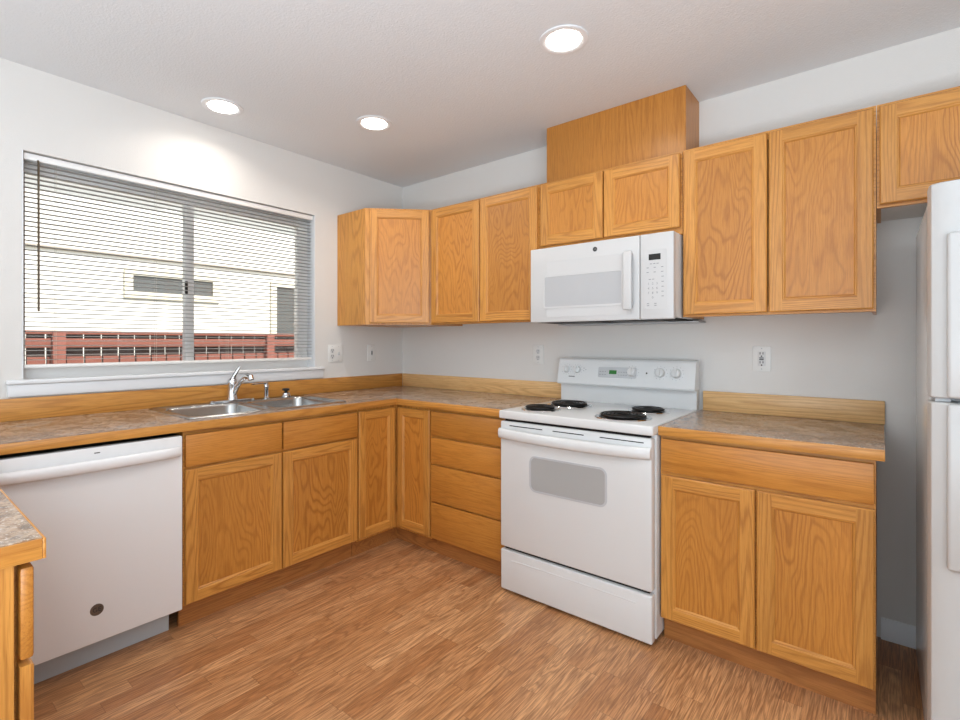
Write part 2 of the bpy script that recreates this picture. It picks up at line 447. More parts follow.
b = B(); b.tube([(-.008, -2.195, 2.075), (.004, -2.195, 2.06), (.006, -2.195, 1.40)], .0042, n=8); bpart(b, 'tilt_wand', 'wand')

# ------------------------------------------------------------------ outdoors
struct(B().box(-16, -.15, -14, 14, -.45, -.35).build('ground', m='grass'))
fx = -2.6
fence = thing('garden_fence', 'red-brown stained board fence standing outside the kitchen window', 'fence', (fx, -1.0, -.35))
def fpart(b, name, m): o = b.build(name, fence, m); o.matrix_parent_inverse = Matrix.Translation(-Vector(fence.location)); return o
fpart(B().box(fx-.03, fx+.05, -5, 3.2, 1.33, 1.362, bev=.004), 'cap_board', 'fence')
fpart(B().box(fx-.0, fx+.03, -5, 3.2, 1.215, 1.295, bev=.003), 'top_rail', 'fence')
b = B(); y = -5
while y < 3.1:
    b.box(fx-.015, fx+.005, y, y+.120, -.32, 1.135, bev=.002, seg=1); y += .132
fpart(b, 'fence_boards', 'fence')
b = B(); y = -5
while y < 3.1: b.box(fx-.045, fx-.02, y, y+.120, 1.05, 1.33, bev=.002, seg=1); y += .132
fpart(b, 'lattice_boards', 'fence_dark')
for y in (-3.6, -1.63, .29, 2.2):
    fpart(B().box(fx-.03, fx+.062, y-.045, y+.045, -.35, 1.362, bev=.004), 'fence_post', 'fence')

hx = -5.0
house = thing('neighbouring_house', 'pale cream house wall with windows beyond the red-brown fence', 'house', (hx, 0, -.35))
def hpart(b, name, m, p=house):
    o = b.build(name, p, m)
    if p is house: o.matrix_parent_inverse = Matrix.Translation(-Vector(house.location))
    return o
hpart(B().box(hx-4, hx, -9, 9, -.35, 3.6), 'wall', 'siding')
hpart(B().box(hx, hx+.03, -9, 9, 2.415, 2.45), 'trim_band', 'soffit')
hpart(B().box(hx-4.2, hx+.4, -9.3, 9.3, 3.6, 3.65), 'eave', 'soffit')
b = B(); b.poly([(hx+.45, -9.3, 3.65), (hx+.45, 9.3, 3.65), (hx-1.9, 9.3, 4.75), (hx-1.9, -9.3, 4.75)]); b.poly([(hx-1.9, -9.3, 4.75), (hx-1.9, 9.3, 4.75), (hx-4.3, 9.3, 3.65), (hx-4.3, -9.3, 3.65)])
b.poly([(hx+.45, -9.3, 3.65), (hx-1.9, -9.3, 4.75), (hx-4.3, -9.3, 3.65)]); b.poly([(hx+.45, 9.3, 3.65), (hx-4.3, 9.3, 3.65), (hx-1.9, 9.3, 4.75)]); b.poly([(hx+.45, -9.3, 3.65), (hx-4.3, -9.3, 3.65), (hx-4.3, 9.3, 3.65), (hx+.45, 9.3, 3.65)])
hpart(b, 'roof', 'roofing')
for (y0, y1, z0, z1) in ((-.47, .78, 1.87, 2.27), (1.62, 2.9, 1.1, 2.28)):
    b = B().cells([y0, y0+.1, y1-.1, y1], [z0, z0+.09, z1-.09, z1], lambda a, c: not (a == 1 and c == 1), hx, hx+.035, axes=(1,2,0))
    wfr = hpart(b, 'window_frame', 'house_trim')
    B().box(hx, hx+.012, y0+.1, y1-.1, z0+.09, z1-.09).build('pane', wfr, 'house_glass')

# ------------------------------------------------------------------ cabinet builders (local: x width, front toward -y, back y=0)
def door_mesh(x0, x1, z0, z1, yb, fw=.048, th=.019):
    """frame-and-panel door: stiles, rails, moulded inner lip"""
    b = B(); yf = yb-th; e = .004; rec = .009; lip = .010
    iz = b.mi('oak_z'); ix = b.mi('oak_x')
    def quad(p, i): f = b.bm.faces.new([b.bm.verts.new(q) for q in p]); f.material_index = i
    xa, xb, za, zb = x0+fw, x1-fw, z0+fw, z1-fw
    X0, X1, Z0, Z1 = x0+e, x1-e, z0+e, z1-e
    quad([(X0,yf,Z0),(xa,yf,Z0),(xa,yf,Z1),(X0,yf,Z1)], iz); quad([(xb,yf,Z0),(X1,yf,Z0),(X1,yf,Z1),(xb,yf,Z1)], iz)
    quad([(xa,yf,Z0),(xb,yf,Z0),(xb,yf,za),(xa,yf,za)], ix); quad([(xa,yf,zb),(xb,yf,zb),(xb,yf,Z1),(xa,yf,Z1)], ix)
    # eased outer edge, sides
    for (a, c, a2, c2, i) in (((X0,Z0),(X0,Z1),(x0,z0),(x0,z1),iz), ((X1,Z1),(X1,Z0),(x1,z1),(x1,z0),iz), ((X1,Z0),(X0,Z0),(x1,z0),(x0,z0),ix), ((X0,Z1),(X1,Z1),(x0,z1),(x1,z1),ix)):
        quad([(a[0],yf,a[1]),(c[0],yf,c[1]),(c2[0],yf+e,c2[1]),(a2[0],yf+e,a2[1])], i)
        quad([(a2[0],yf+e,a2[1]),(c2[0],yf+e,c2[1]),(c2[0],yb,c2[1]),(a2[0],yb,a2[1])], i)
    quad([(x0,yb,z0),(x0,yb,z1),(x1,yb,z1),(x1,yb,z0)], iz)
    # inner lip
    prof = [(0, 0), (.0025, .003), (.0055, .0035), (lip, rec)]
    for (d0, h0), (d1, h1) in zip(prof, prof[1:]):
        R0 = (xa+d0, xb-d0, za+d0, zb-d0); R1 = (xa+d1, xb-d1, za+d1, zb-d1)
        c0 = [(R0[0],R0[2]),(R0[1],R0[2]),(R0[1],R0[3]),(R0[0],R0[3])]; c1 = [(R1[0],R1[2]),(R1[1],R1[2]),(R1[1],R1[3]),(R1[0],R1[3])]
        for k in range(4):
            a, c, c_, a_ = c0[k], c0[(k+1)%4], c1[(k+1)%4], c1[k]
            quad([(a[0],yf+h0,a[1]),(c[0],yf+h0,c[1]),(c_[0],yf+h1,c_[1]),(a_[0],yf+h1,a_[1])], ix if k%2 == 0 else iz)
    bmesh.ops.remove_doubles(b.bm, verts=b.bm.verts[:], dist=.00005)
    return b, (xa+lip, xb-lip, za+lip, zb-lip, yf+rec)
def add_door(par, x0, x1, z0, z1, yb, fw=.048):
    b, (a, c, d, e, y) = door_mesh(x0, x1, z0, z1, yb, fw)
    o = b.build('door', par, sharp=20)
    p = B().box(a-.001, c+.001, y, y+.006, d-.001, e+.001).build('panel', o, 'oak_panel')
    return o
def add_slab(par, x0, x1, z0, z1, yb, name='drawer'):
    b = B().box(x0, x1, yb-.019, yb, z0, z1, bev=.005, seg=2)
    return b.build(name, par, 'oak_slab')
def base_cab(name, label, wd, loc, rz, doors=(), drawers=(), toe=True, D=.61, x_in=0, group=None, hollow=False):
    t = thing(name, label, 'cabinet', loc, rz, group)
    if hollow:
        b = B().cells([x_in, x_in+.016, wd-.016, wd], [-(D-.02), -.02, -.003], lambda a, c: a != 1 or c == 1, .141, .882, 'oak_z')
        b.box(x_in, wd, -(D-.02), -.003, .125, .1409, 'oak_z').cells([x_in, x_in+.04, wd-.04, wd], [.134, .17, .69, .74, .835, .882], lambda a, c: a != 1 or c in (0, 2, 4), -D, -(D-.02), 'oak_x', axes=(0,2,1))
    else: b = B().box(x_in, wd, -(D-.02), -.003, .125, .882, 'oak_z').box(x_in, wd, -D, -(D-.02), .134, .882, 'oak_x')
    b.build('carcass', t)
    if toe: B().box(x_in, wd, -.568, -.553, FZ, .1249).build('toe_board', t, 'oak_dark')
    for d in doors: add_door(t, *d, -D-.0005)
    for d in drawers: add_slab(t, *d, -D-.0005)
    return t

R90 = PI/2
# sink base on the window wall (left as seen = lower y)
t = base_cab('sink_cabinet', 'oak base cabinet under the sink, with two false drawer fronts over two doors', .909, (0, -1.827, 0), R90,
    doors=((.006, .447, .141, .717), (.455, .906, .141, .717)), hollow=True)
for a, c in ((.006, .447), (.455, .906)): add_slab(t, a, c, .728, .866, -.6105, 'drawer_front')
# lazy susan corner: L-shaped, one thing
t = thing('corner_cabinet', 'L-shaped oak corner base cabinet with two tall narrow doors meeting at the inside corner', 'cabinet', (0, 0, 0))
b = B().cells([.003, .61, .908], [-.914, -.61, -.003], lambda a, c: not (a == 1 and c == 0), .125, .882); b.build('carcass', t, 'oak_z')
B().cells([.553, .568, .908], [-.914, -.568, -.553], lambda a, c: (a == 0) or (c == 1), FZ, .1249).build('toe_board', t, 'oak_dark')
d = add_door(t, .636, .905, .141, .866, -.6105, .044)
d2 = add_door(t, -.909, -.640, .141, .866, -.6105, .044); d2.rotation_euler = (0, 0, R90); d2.location = (0, 0, 0)
# drawers
base_cab('drawer_cabinet', 'oak base cabinet of four stacked drawers beside the white range', .536, (.909, 0, 0), 0,
    drawers=((.008, .530, .728, .868), (.008, .530, .570, .717), (.008, .530, .352, .560), (.008, .530, .141, .345)))
# right base
base_cab('base_cabinet', 'oak base cabinet with one wide drawer over two doors between range and fridge', 0.686, (2.213, 0, 0), 0,
    doors=((.006, .343, .141, .722), (.349, .683, .141, .722)), drawers=((.006, .683, .737, .870),))
# blind corner behind the peninsula and the peninsula itself (front faces +y)
t = base_cab('corner_filler_cabinet', 'oak corner base cabinet left of the dishwasher, under the worktop', .59, (0, -3.10, 0), R90)
t = base_cab('peninsula_cabinet', 'oak peninsula cabinet at the left edge, its drawer and door seen edge-on', 1.12, (1.764, -3.115, 0), PI,
    doors=((-.005, .552, .141, .702), (.560, 1.11, .141, .702)), drawers=((-.005, .552, .712, .872), (.560, 1.11, .712, .872)), D=.598, x_in=.02)
B().box(-.006, .001, -.591, -.004, FZ, .8835).build('end_panel', t, 'oak_z')

# upper cabinets
UB, UT = 1.377, 2.140
def upper(name, label, x0, x1, doors, z0=UB, z1=UT, D=.305, white_under=False):
    t = thing(name, label, 'cabinet', (x0, 0, z0)); wd = x1-x0
    b = B().box(0, wd, -(D-.018), -.002, .012, z1-z0, 'oak_z')
    b.cells([0, .035, wd-.035, wd], [0, .035, z1-z0-.035, z1-z0], lambda a, c: not (a == 1 and c == 1), -D, -(D-.018), 'oak_x', axes=(0,2,1))
    b.box(0, .012, -(D-.018), -.002, 0, .0119, 'oak_z').box(wd-.012, wd, -(D-.018), -.002, 0, .0119, 'oak_z')
    b.build('carcass', t)
    if white_under: B().box(.0125, wd-.0125, -(D-.019), -.003, .006, .0118).build('underside', t, 'white_inside')
    for a, c, d, e in doors: add_door(t, a-x0, c-x0, d-z0, e-z0, -D-.0005)
    return t
upper('upper_cabinet', 'oak wall cabinet with two doors between the corner cabinet and the microwave', .612, 1.447, ((.624, 1.027, 1.386, 2.128), (1.034, 1.438, 1.386, 2.128)))
upper('upper_cabinet', 'short oak wall cabinet with two small doors directly above the microwave', 1.449, 2.209, ((1.459, 1.825, 1.79, 2.128), (1.832, 2.201, 1.79, 2.128)), z0=1.758)
upper('upper_cabinet', 'oak wall cabinet with two tall doors right of the microwave', 2.211, 2.898, ((2.218, 2.548, 1.386, 2.128), (2.555, 2.891, 1.386, 2.128)))
upper('upper_cabinet', 'oak wall cabinet with pale underside over the white fridge', 2.900, 3.812, ((2.908, 3.350, 1.768, 2.128), (3.362, 3.804, 1.768, 2.128)), z0=1.758, white_under=True)
# diagonal corner
t = thing('corner_upper_cabinet', 'oak wall cabinet set diagonally in the room corner with one door', 'cabinet', (0, 0, UB))
pts = [(.002, -.002), (.002, -.61), (.305, -.61), (.609, -.306), (.609, -.002)]
b = B(); prism(b, pts, UT-UB, 0, ax=2); b.build('carcass', t, 'oak_z')
L_ = math.hypot(.304, .304)
b, (a, c, d, e, y) = door_mesh(.028, L_-.012, .011, .751, 0)
dr = b.build('door', t, sharp=20); B().box(a-.001, c+.001, y, y+.006, d-.001, e+.001).build('panel', dr, 'oak_panel')
dr.location = (.3057, -.6107, 0); dr.rotation_euler = (0, 0, PI/4)

# vent chase up to the ceiling
b = B(); b.box(1.443, 2.2, -.225, -.001, UT+.001, H-.001, 'oak_fine', bev=.001, seg=1)
tag(b.build('vent_chase'), 'oak box panel rising from the short cabinets to the ceiling above the microwave', 'box')

# ------------------------------------------------------------------ worktops
ct = thing('countertop', 'brown stone-look laminate worktop with oak edge running under the window and round the corner', 'countertop', (0, 0, .885))
def cpart(b, name, m=None, p=None, sharp=35):
    p = p or ct; o = b.build(name, p, m, sharp); o.matrix_parent_inverse = Matrix.Translation(-Vector(p.location)); return o
SX0, SX1, SY0, SY1 = .118, .546, -1.757, -.963
xs = [.002, SX0, SX1, .638, 1.447, 1.779]; ys = [-3.15, -2.489, SY0, SY1, -.638, -.002]
def keep(a, c):
    if a == 1 and c == 2: return False
    if a <= 2: return True
    if c == 0: return True
    if c == 4: return a == 3
    return False
cpart(B().cells(xs, ys, keep, .885, .922), 'worktop', 'laminate')
cpart(B().box(.6381, .643, -2.4839, -.6381, .8845, .9205, bev=.0015), 'edge_strip', 'oak_y')
cpart(B().box(.6381, 1.447, -.643, -.6381, .8845, .9205, bev=.0015), 'edge_strip', 'oak_x')
cpart(B().box(.643, 1.784, -2.489, -2.484, .8845, .9205, bev=.0015), 'edge_strip', 'oak_x')
cpart(B().box(1.779, 1.784, -3.15, -2.489, .8845, .9205, bev=.0015), 'edge_strip', 'oak_y')
cpart(B().box(.001, .019, -3.15, -.019, .9221, 1.018, bev=.002), 'backsplash', 'oak_y')
cpart(B().box(.0195, 1.447, -.019, -.001, .9221, 1.018, bev=.002), 'backsplash', 'oak_pale')
ct2 = thing('countertop', 'short brown laminate worktop with oak edge right of the range', 'countertop', (2.211, 0, .885))
cpart(B().box(2.213, 2.922, -.638, -.002, .885, .922), 'worktop', 'laminate', ct2)
cpart(B().box(2.213, 2.922, -.643, -.638, .8845, .9205, bev=.0015), 'edge_strip', 'oak_x', ct2)
cpart(B().box(2.222, 2.925, -.019, -.001, .9221, 1.018, bev=.002), 'backsplash', 'oak_pale', ct2)

# ------------------------------------------------------------------ sink
sk = thing('kitchen_sink', 'stainless steel double-bowl drop-in sink set in the worktop under the window', 'sink', (.3, -1.36, .922))
Z = .0005
def spart(b, name, m, sharp=35): return b.build(name, sk, m, sharp)
b = B(); bm = b.bm
def loop(pts, z): return [bm.verts.new((x, y, z)) for x, y in pts]
def bridge(l0, l1):
    n = len(l0)
    for j in range(n): bm.faces.new((l0[j], l0[(j+1)%n], l1[(j+1)%n], l1[j]))
OX0, OX1, OY0, OY1 = -.262, .268, -.42, .42
def rr(g, r): return rrect(OX0+g, OX1-g, OY0+g, OY1-g, r, 6)
o0 = loop(rr(0, .03), Z); o1 = loop(rr(.003, .028), Z+.006); o2 = loop(rr(.010, .022), Z+.0065); o3 = loop(rr(.014, .02), Z+.003)
bridge(o0, o1); bridge(o1, o2); bridge(o2, o3)
edges = []
def ring_edges(lp):
    for j in range(len(lp)):
        e = bm.edges.get((lp[j], lp[(j+1)%len(lp)])) or bm.edges.new((lp[j], lp[(j+1)%len(lp)])); edges.append(e)
ring_edges(o3)
bowls = []
for (y0, y1) in ((-.390, -.015), (.015, .390)):
    x0, x1 = -.172, .238
    l0 = loop(rrect(x0, x1, y0, y1, .055, 6), Z+.003)
    ring_edges(l0); bowls.append((l0, x0, x1, y0, y1))
bmesh.ops.triangle_fill(bm, use_beauty=True, use_dissolve=False, edges=edges)
for l0, x0, x1, y0, y1 in bowls:
    prev = l0
    for g, z, r in ((.003, .0, .055), (.006, -.01, .055), (.014, -.13, .055), (.022, -.155, .05), (.045, -.170, .04), (.12, -.174, .03)):
        l1 = loop(rrect(x0+g, x1-g, y0+g, y1-g, r, 6), Z+z); bridge(prev, l1); prev = l1
    bm.faces.new(prev)
spart(b, 'basin', 'steel', 50)
for cy in (-.2025, .2025):
    b = B().lathe([(.001, -.1705), (.040, -.1705), (.044, -.172)], org=(.033, cy, Z), m='chrome', n=24); b.lathe([(.0005, -.1695), (.016, -.1695), (.02, -.1705)], org=(.033, cy, Z), m='black', n=20)
    spart(b, 'drain', None)

fa = thing('kitchen_faucet', 'chrome single-lever faucet with long deck plate at the back of the sink', 'faucet', (.086, -1.372, .9262))
b = B(); prism(b, rrect(-.028, .028, -.125, .125, .027, 8), .014, 0, ax=2, bev=.004); b.build('deck_plate', fa, 'chrome')
b = B().lathe([(.030, .013), (.029, .02), (.025, .03), (.024, .09), (.027, .105), (.025, .122), (.013, .134), (.001, .136)], n=28)
b.build('faucet_body', fa, 'chrome')
b = B(); b.tube([(.012, .002, .045), (.045, .005, .088), (.078, .009, .120), (.112, .013, .142), (.145, .017, .150), (.168, .020, .146), (.174, .021, .130)], [.014, .013, .012, .0125, .014, .0165, .015], n=16)
b.build('spout', fa, 'chrome')
b = B(); b.tube([(.004, 0, .128), (.012, .006, .150), (.022, .018, .178), (.026, .030, .196)], [.014, .010, .009, .007], n=12)
b.build('lever_handle', fa, 'chrome')
sd = thing('soap_dispenser', 'slim chrome dispenser post with horizontal nozzle right of the faucet', 'dispenser', (.078, -1.168, .9262))
B().lathe([(.019, 0), (.019, .006), (.013, .012), (.012, .06), (.015, .066), (.015, .078), (.010, .086), (.009, .098), (.001, .1)], n=24).build('post', sd, 'chrome')
B().tube([(0, .008, .094), (.012, -.04, .097), (.022, -.10, .094)], [.0085, .0075, .0065], n=12).build('nozzle', sd, 'chrome')
ss = thing('sink_strainer', 'small chrome cap with a black knob on the sink deck right of the dispenser', 'strainer', (.086, -1.045, .9262))
B().lathe([(.030, 0), (.031, .006), (.026, .012), (.024, .024), (.018, .028), (.001, .029)], n=28).build('cap', ss, 'chrome')
B().lathe([(.008, .028), (.010, .036), (.021, .040), (.022, .048), (.016, .052), (.001, .053)], n=24).build('knob', ss, 'black')

# ------------------------------------------------------------------ dishwasher (local frame like the cabinets)
dw = thing('dishwasher', 'white built-in dishwasher with bowed handle bar under the window worktop', 'dishwasher', (0, -2.444, 0), R90)
wd = .611
B().box(.004, wd-.004, -.60, -.02, .151, .866).build('tub', dw, 'void')
b = B().box(.004, wd-.007, -.645, -.601, .138, .868, bev=.004, seg=3); b.build('door_panel', dw, 'dw_white')
def bowed_bar(x0, x1, zc, hh, ybase, bow, m, name, par, n=24, t_=.012, drop=0):
    b = B(); rings = []
    for k in range(n+1):
        u = k/n; s_ = 1-(2*u-1)**2; yo = ybase - bow*(s_**.6 if s_ > 0 else 0); x = x0+(x1-x0)*u; zz = zc - drop*s_
        rings.append([b.bm.verts.new(p) for p in ((x, yo+t_, zz+hh), (x, yo+.002, zz+hh), (x, yo-.004, zz+hh*.6), (x, yo-.006, zz), (x, yo-.004, zz-hh*.6), (x, yo+.002, zz-hh), (x, yo+t_, zz-hh))])
    for k in range(n):
        for j in range(7): b.bm.faces.new((rings[k][j], rings[k][(j+1)%7], rings[k+1][(j+1)%7], rings[k+1][j]))
    b.bm.faces.new(rings[0]); b.bm.faces.new(rings[-1][::-1])
    return b.build(name, par, m, 60)
bowed_bar(.02, wd-.018, .806, .021, -.655, .030, 'dw_white', 'handle', dw)
B().box(.03, wd-.03, -.560, -.545, FZ, .150).build('kick_plate', dw, 'toe_grey')
def emblem(par, x, z, y, r, m='ink_dark', ring='steel'):
    b = B(); b.lathe([(r, 0), (r, -.001), (r*.86, -.0014), (r*.84, -.0008)], axis=1, org=(x, y, z), m=ring, n=36)
    o = b.build('emblem', par); text('monogram', 'GE', r*1.05, m, o, (x, y-.0016, z), (PI/2, 0, 0)); return o
M['badge'] = plain('bronze grey badge', lin(112,102,92), .35, .6)
emblem(dw, .308, .261, -.6452, .0215, 'ink_dark', 'badge')
B().box(.300, .318, -.6456, -.645, .846, .8495).build('label_mark', dw, 'ink_dark')

# ------------------------------------------------------------------ range (local: x 0.. .756)
rg = thing('electric_range', 'white freestanding electric range with four coil burners and oven', 'range', (1.452, 0, 0))
wd = .756
B().box(0, wd, -.645, -.03, .055, .885, bev=.002).build('body', rg, 'enamel')
for fx_, fy_ in ((.04, -.60), (.716, -.60), (.04, -.08), (.716, -.08)): B().lathe([(.018, FZ), (.018, FZ+.005), (.008, FZ+.006), (.008, .056)], org=(fx_, fy_, 0), n=16).build('foot', rg, 'black')
b = B().box(-.003, wd+.003, -.694, -.03, .886, .926, bev=.007, seg=3); b.build('cooktop', rg, 'enamel')
B().box(.02, wd-.02, -.672, -.645, .86, .8855, bev=.003).build('vent_strip', rg, 'void')
# door: slab with vents line
dr = B().box(.004, wd-.004, -.690, -.647, .257, .874, bev=.008, seg=3).build('oven_door', rg, 'enamel')
pts = rrect(.180, .558, .562, .722, .028, 8)
b = B(); prism(b, pts, -.6915, -.690, bev=0); b.build('window_glass', dr, 'oven_glass')
def ring_frame(par, name, pts_o, pts_i, y0, y1, m):
    b = B(); n = len(pts_o)
    A = [[b.bm.verts.new((u, y, v)) for u, v in P_] for P_, y in ((pts_o, y1), (pts_o, y0), (pts_i, y0), (pts_i, y1))]
    for k in range(4):
        for j in range(n): b.bm.faces.new((A[k][j], A[k][(j+1)%n], A[(k+1)%4][(j+1)%n], A[(k+1)%4][j]))
    return b.build(name, par, m)
ring_frame(dr, 'window_bezel', rrect(.175, .563, .557, .727, .033, 8), rrect(.184, .554, .566, .718, .024, 8), -.6925, -.690, 'grey_plastic')
for a, c in ((.06, .245), (.30, .455), (.53, .72)): B().box(a, c, -.6908, -.6895, .853, .857).build('vent_slot', dr, 'void')
bowed_bar(.004, wd-.004, .816, .024, -.704, .030, 'enamel', 'door_handle', rg, t_=.013, drop=.004)
b = B().box(.004, wd-.004, -.688, -.647, .046, .242, bev=.007, seg=3)
wdw = b.build('storage_drawer', rg, 'enamel')
# pressed groove on the drawer
b = B(); b.tube([(.07, -.6882, .196), (.12, -.6882, .199), (.378, -.6882, .200), (.636, -.6882, .199), (.686, -.6882, .196)], .0022, n=8); b.build('pull_ridge', wdw, 'enamel')
B().box(.02, wd-.02, -.668, -.646, .243, .256).build('drawer_gap', rg, 'void')
# backguard: riser + tilted console
b = B(); prism(b, [(-.075, .926), (-.075, 1.03), (-.03, 1.05), (-.03, .926)], .0, wd, ax=0); b.build('backguard_riser', rg, 'enamel')
yf0, yf1 = -.118, -.092   # console face leans back
b = B(); prism(b, [(yf0+.004, 1.022), (yf0, 1.030), (yf1, 1.150), (yf1+.004, 1.160), (yf1+.014, 1.168), (-.035, 1.168), (-.030, 1.022)], -.002, wd+.002, ax=0)
con = b.build('control_console', rg, 'enamel', 25)
lean = math.atan2(yf1-yf0, .12)
def on_face(z): return yf0 + (yf1-yf0)*(z-1.03)/.12
def place(o, x, z, out=0): o.location = (x, on_face(z)-out*1.0, z); o.rotation_euler = (-lean, 0, 0); o.parent = con; return o
b = B(); prism(b, rrect(-.108, .108, -.027, .030, .008), -.0025, 0, bev=.001); cp = place(b.build('display_panel', None, 'panel_grey'), .356, 1.096)
b = B().box(-.021, .021, -.0032, -.002, -.010, .011); b.build('clock_display', cp, 'led').location = (-.022, 0, .002)
for qx in (-.095, -.08, -.065, .012, .026, .04, .054):
    for qz in (-.012, .004): B().box(qx-.004, qx+.004, -.0032, -.0024, qz-.0012, qz+.0012).build('button_label', cp, 'ink')
def knob(x, z, r):
    b = B(); b.lathe([(r*1.05, 0), (r, -.004), (r*.93, -.016), (r*.85, -.019), (.001, -.0195)], axis=1, n=32)
    b.box(-r*.22, r*.22, -.027, -.012, -r*.88, r*.88, bev=.003)
    k = place(b.build('knob', None, 'enamel_soft'), x, z, .0005)
    d = B()
    for q in range(11):
        a = math.radians(-60 + 30*q); px, pz = math.sin(a)*r*1.5, math.cos(a)*r*1.5
        d.box(px-.0012, px+.0012, -.0009, .0002, pz-.0012, pz+.0012)
    d.build('dial_marks', k, 'ink')
for x in (.052, .120): knob(x, 1.106, .020)
knob(.440, 1.102, .023)
for x in (.588, .668): knob(x, 1.104, .023)
b = B().lathe([(.004, 0), (.004, -.003), (.001, -.0035)], axis=1, n=16); place(b.build('indicator_lamp', None, 'black'), .518, 1.100, .0005)
b = B()
for q in range(7): b.box(-.018+q*.0055, -.0145+q*.0055, -.001, .0005, -.003, .003)
place(b.build('maker_mark', None, 'ink_dark'), .088, 1.066)
b = B()
for qx, qz in ((.160, 1.115), (.160, 1.10), (.172, 1.107)): b.box(qx-.002, qx+.002, -.0008, .0005, qz-1.1-.002, qz-1.1+.002)
place(b.build('heat_legend', None, 'ink'), 0, 1.1)
# burners
for x, y, r in ((.143, -.538, .082), (.180, -.305, .104), (.568, -.532, .108), (.585, -.268, .082)):
    b = B().lathe([(r+.016, .9262), (r+.013, .9300), (r+.006, .9310), (r+.001, .9290), (r-.002, .9275), (r-.003, .9272)], org=(x, y, 0), n=48, m='chrome')
    b.lathe([(r-.003, .9273), (r*.6, .9270), (.001, .9270)], org=(x, y, 0), n=48, m='coil')
    b.build('drip_pan', rg)
    b = B(); turns = 4 if r < .08 else 5; N = turns*28; path = []
    for k in range(N+1):
        a = 2*PI*turns*k/N; rr_ = .022 + (r-.028)*k/N; path.append((x+rr_*math.cos(a), y+rr_*math.sin(a), .9392))
    b.tube(path, .0048, n=8)
    b.build('burner_coil', rg, 'coil')
    b = B(); n0 = (x, y, .9312)
    prism(b, [(x+q_*math.cos(a_), y+q_*math.sin(a_)) for a_, q_ in [(k*PI/3+o_, (r if k%2 == 0 else .006)) for k in range(6) for o_ in ((-.02, .02) if k%2 == 0 else (0,))]], .930, .934, ax=2)
    b.build('coil_support', rg, 'steel')

# ------------------------------------------------------------------ microwave
mw = thing('microwave_oven', 'white over-the-range microwave mounted under the short oak cabinet', 'microwave', (1.462, 0, 1.362))
wd = .745; hz = .397
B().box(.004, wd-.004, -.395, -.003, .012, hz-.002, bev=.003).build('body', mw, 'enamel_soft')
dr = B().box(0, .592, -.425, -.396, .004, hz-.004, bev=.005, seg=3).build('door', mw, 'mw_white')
b = B(); prism(b, rrect(.100, .555, .030, .318, .004, 3), -.4262, -.425); b.build('door_inset', dr, 'mw_white')
b = B(); prism(b, rrect(.088, .508, .082, .240, .010, 5), -.4275, -.4262); b.build('window_glass', dr, 'mw_glass')
ring_frame(dr, 'window_bezel', rrect(.080, .516, .074, .248, .014, 5), rrect(.090, .506, .084, .238, .008, 5), -.4285, -.4262, 'mw_white')
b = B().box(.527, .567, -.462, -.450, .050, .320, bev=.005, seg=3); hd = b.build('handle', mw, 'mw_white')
for zz in (.062, .290): B().box(.532, .562, -.4505, -.4258, zz, zz+.022, bev=.002).build('handle_mount', hd, 'grey_plastic')
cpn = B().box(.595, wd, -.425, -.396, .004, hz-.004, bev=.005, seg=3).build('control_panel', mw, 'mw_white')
b = B(); prism(b, rrect(.616, .716, .050, .318, .003, 3), -.4257, -.425); b.build('keypad', cpn, 'mw_white')
B().box(.635, .688, -.4266, -.4256, .272, .299).build('display', cpn, 'black')
k = 0
for r_, row_ in enumerate(('123', '456', '789', '.0.')):
    for c_, ch in enumerate(row_):
        if ch != '.': text('key_digit', ch, .014, 'ink', cpn, (.634+c_*.019, -.4259, .165-r_*.021), (PI/2, 0, 0))
for zz, xs_ in ((.255, (.645, .66, .675)), (.238, (.63, .662, .695)), (.217, (.63, .662, .695)), (.185, (.64, .655)), (.195, (.697,)), (.172, (.697,)), (.150, (.697,)), (.128, (.697,)), (.107, (.697,)), (.075, (.632, .665)), (.066, (.632, .665))):
    for xx in xs_: B().box(xx-.0050, xx+.0050, -.4262, -.4254, zz-.0014, zz+.0014).build('key_label', cpn, 'ink')
b = B(); b.lathe([(.0115, 0), (.0115, -.0008), (.0095, -.0009), (.0094, -.0004)], axis=1, org=(.372, -.4251, .354), m='ink_dark', n=32)
em = b.build('emblem', dr); text('monogram', 'GE', .012, 'steel', em, (.372, -.4262, .354), (PI/2, 0, 0))
b = B().box(.02, wd-.02, -.385, -.06, .004, .0118, 'void').box(.10, .34, -.36, -.2, .001, .0039, 'black').box(.42, .66, -.36, -.2, .001, .0039, 'black')
b.build('bottom_vent', mw)
B().box(.002, wd+.024, -.13, -.003, -.004, .0035, bev=.001).build('mounting_plate', mw, 'grey_plastic')

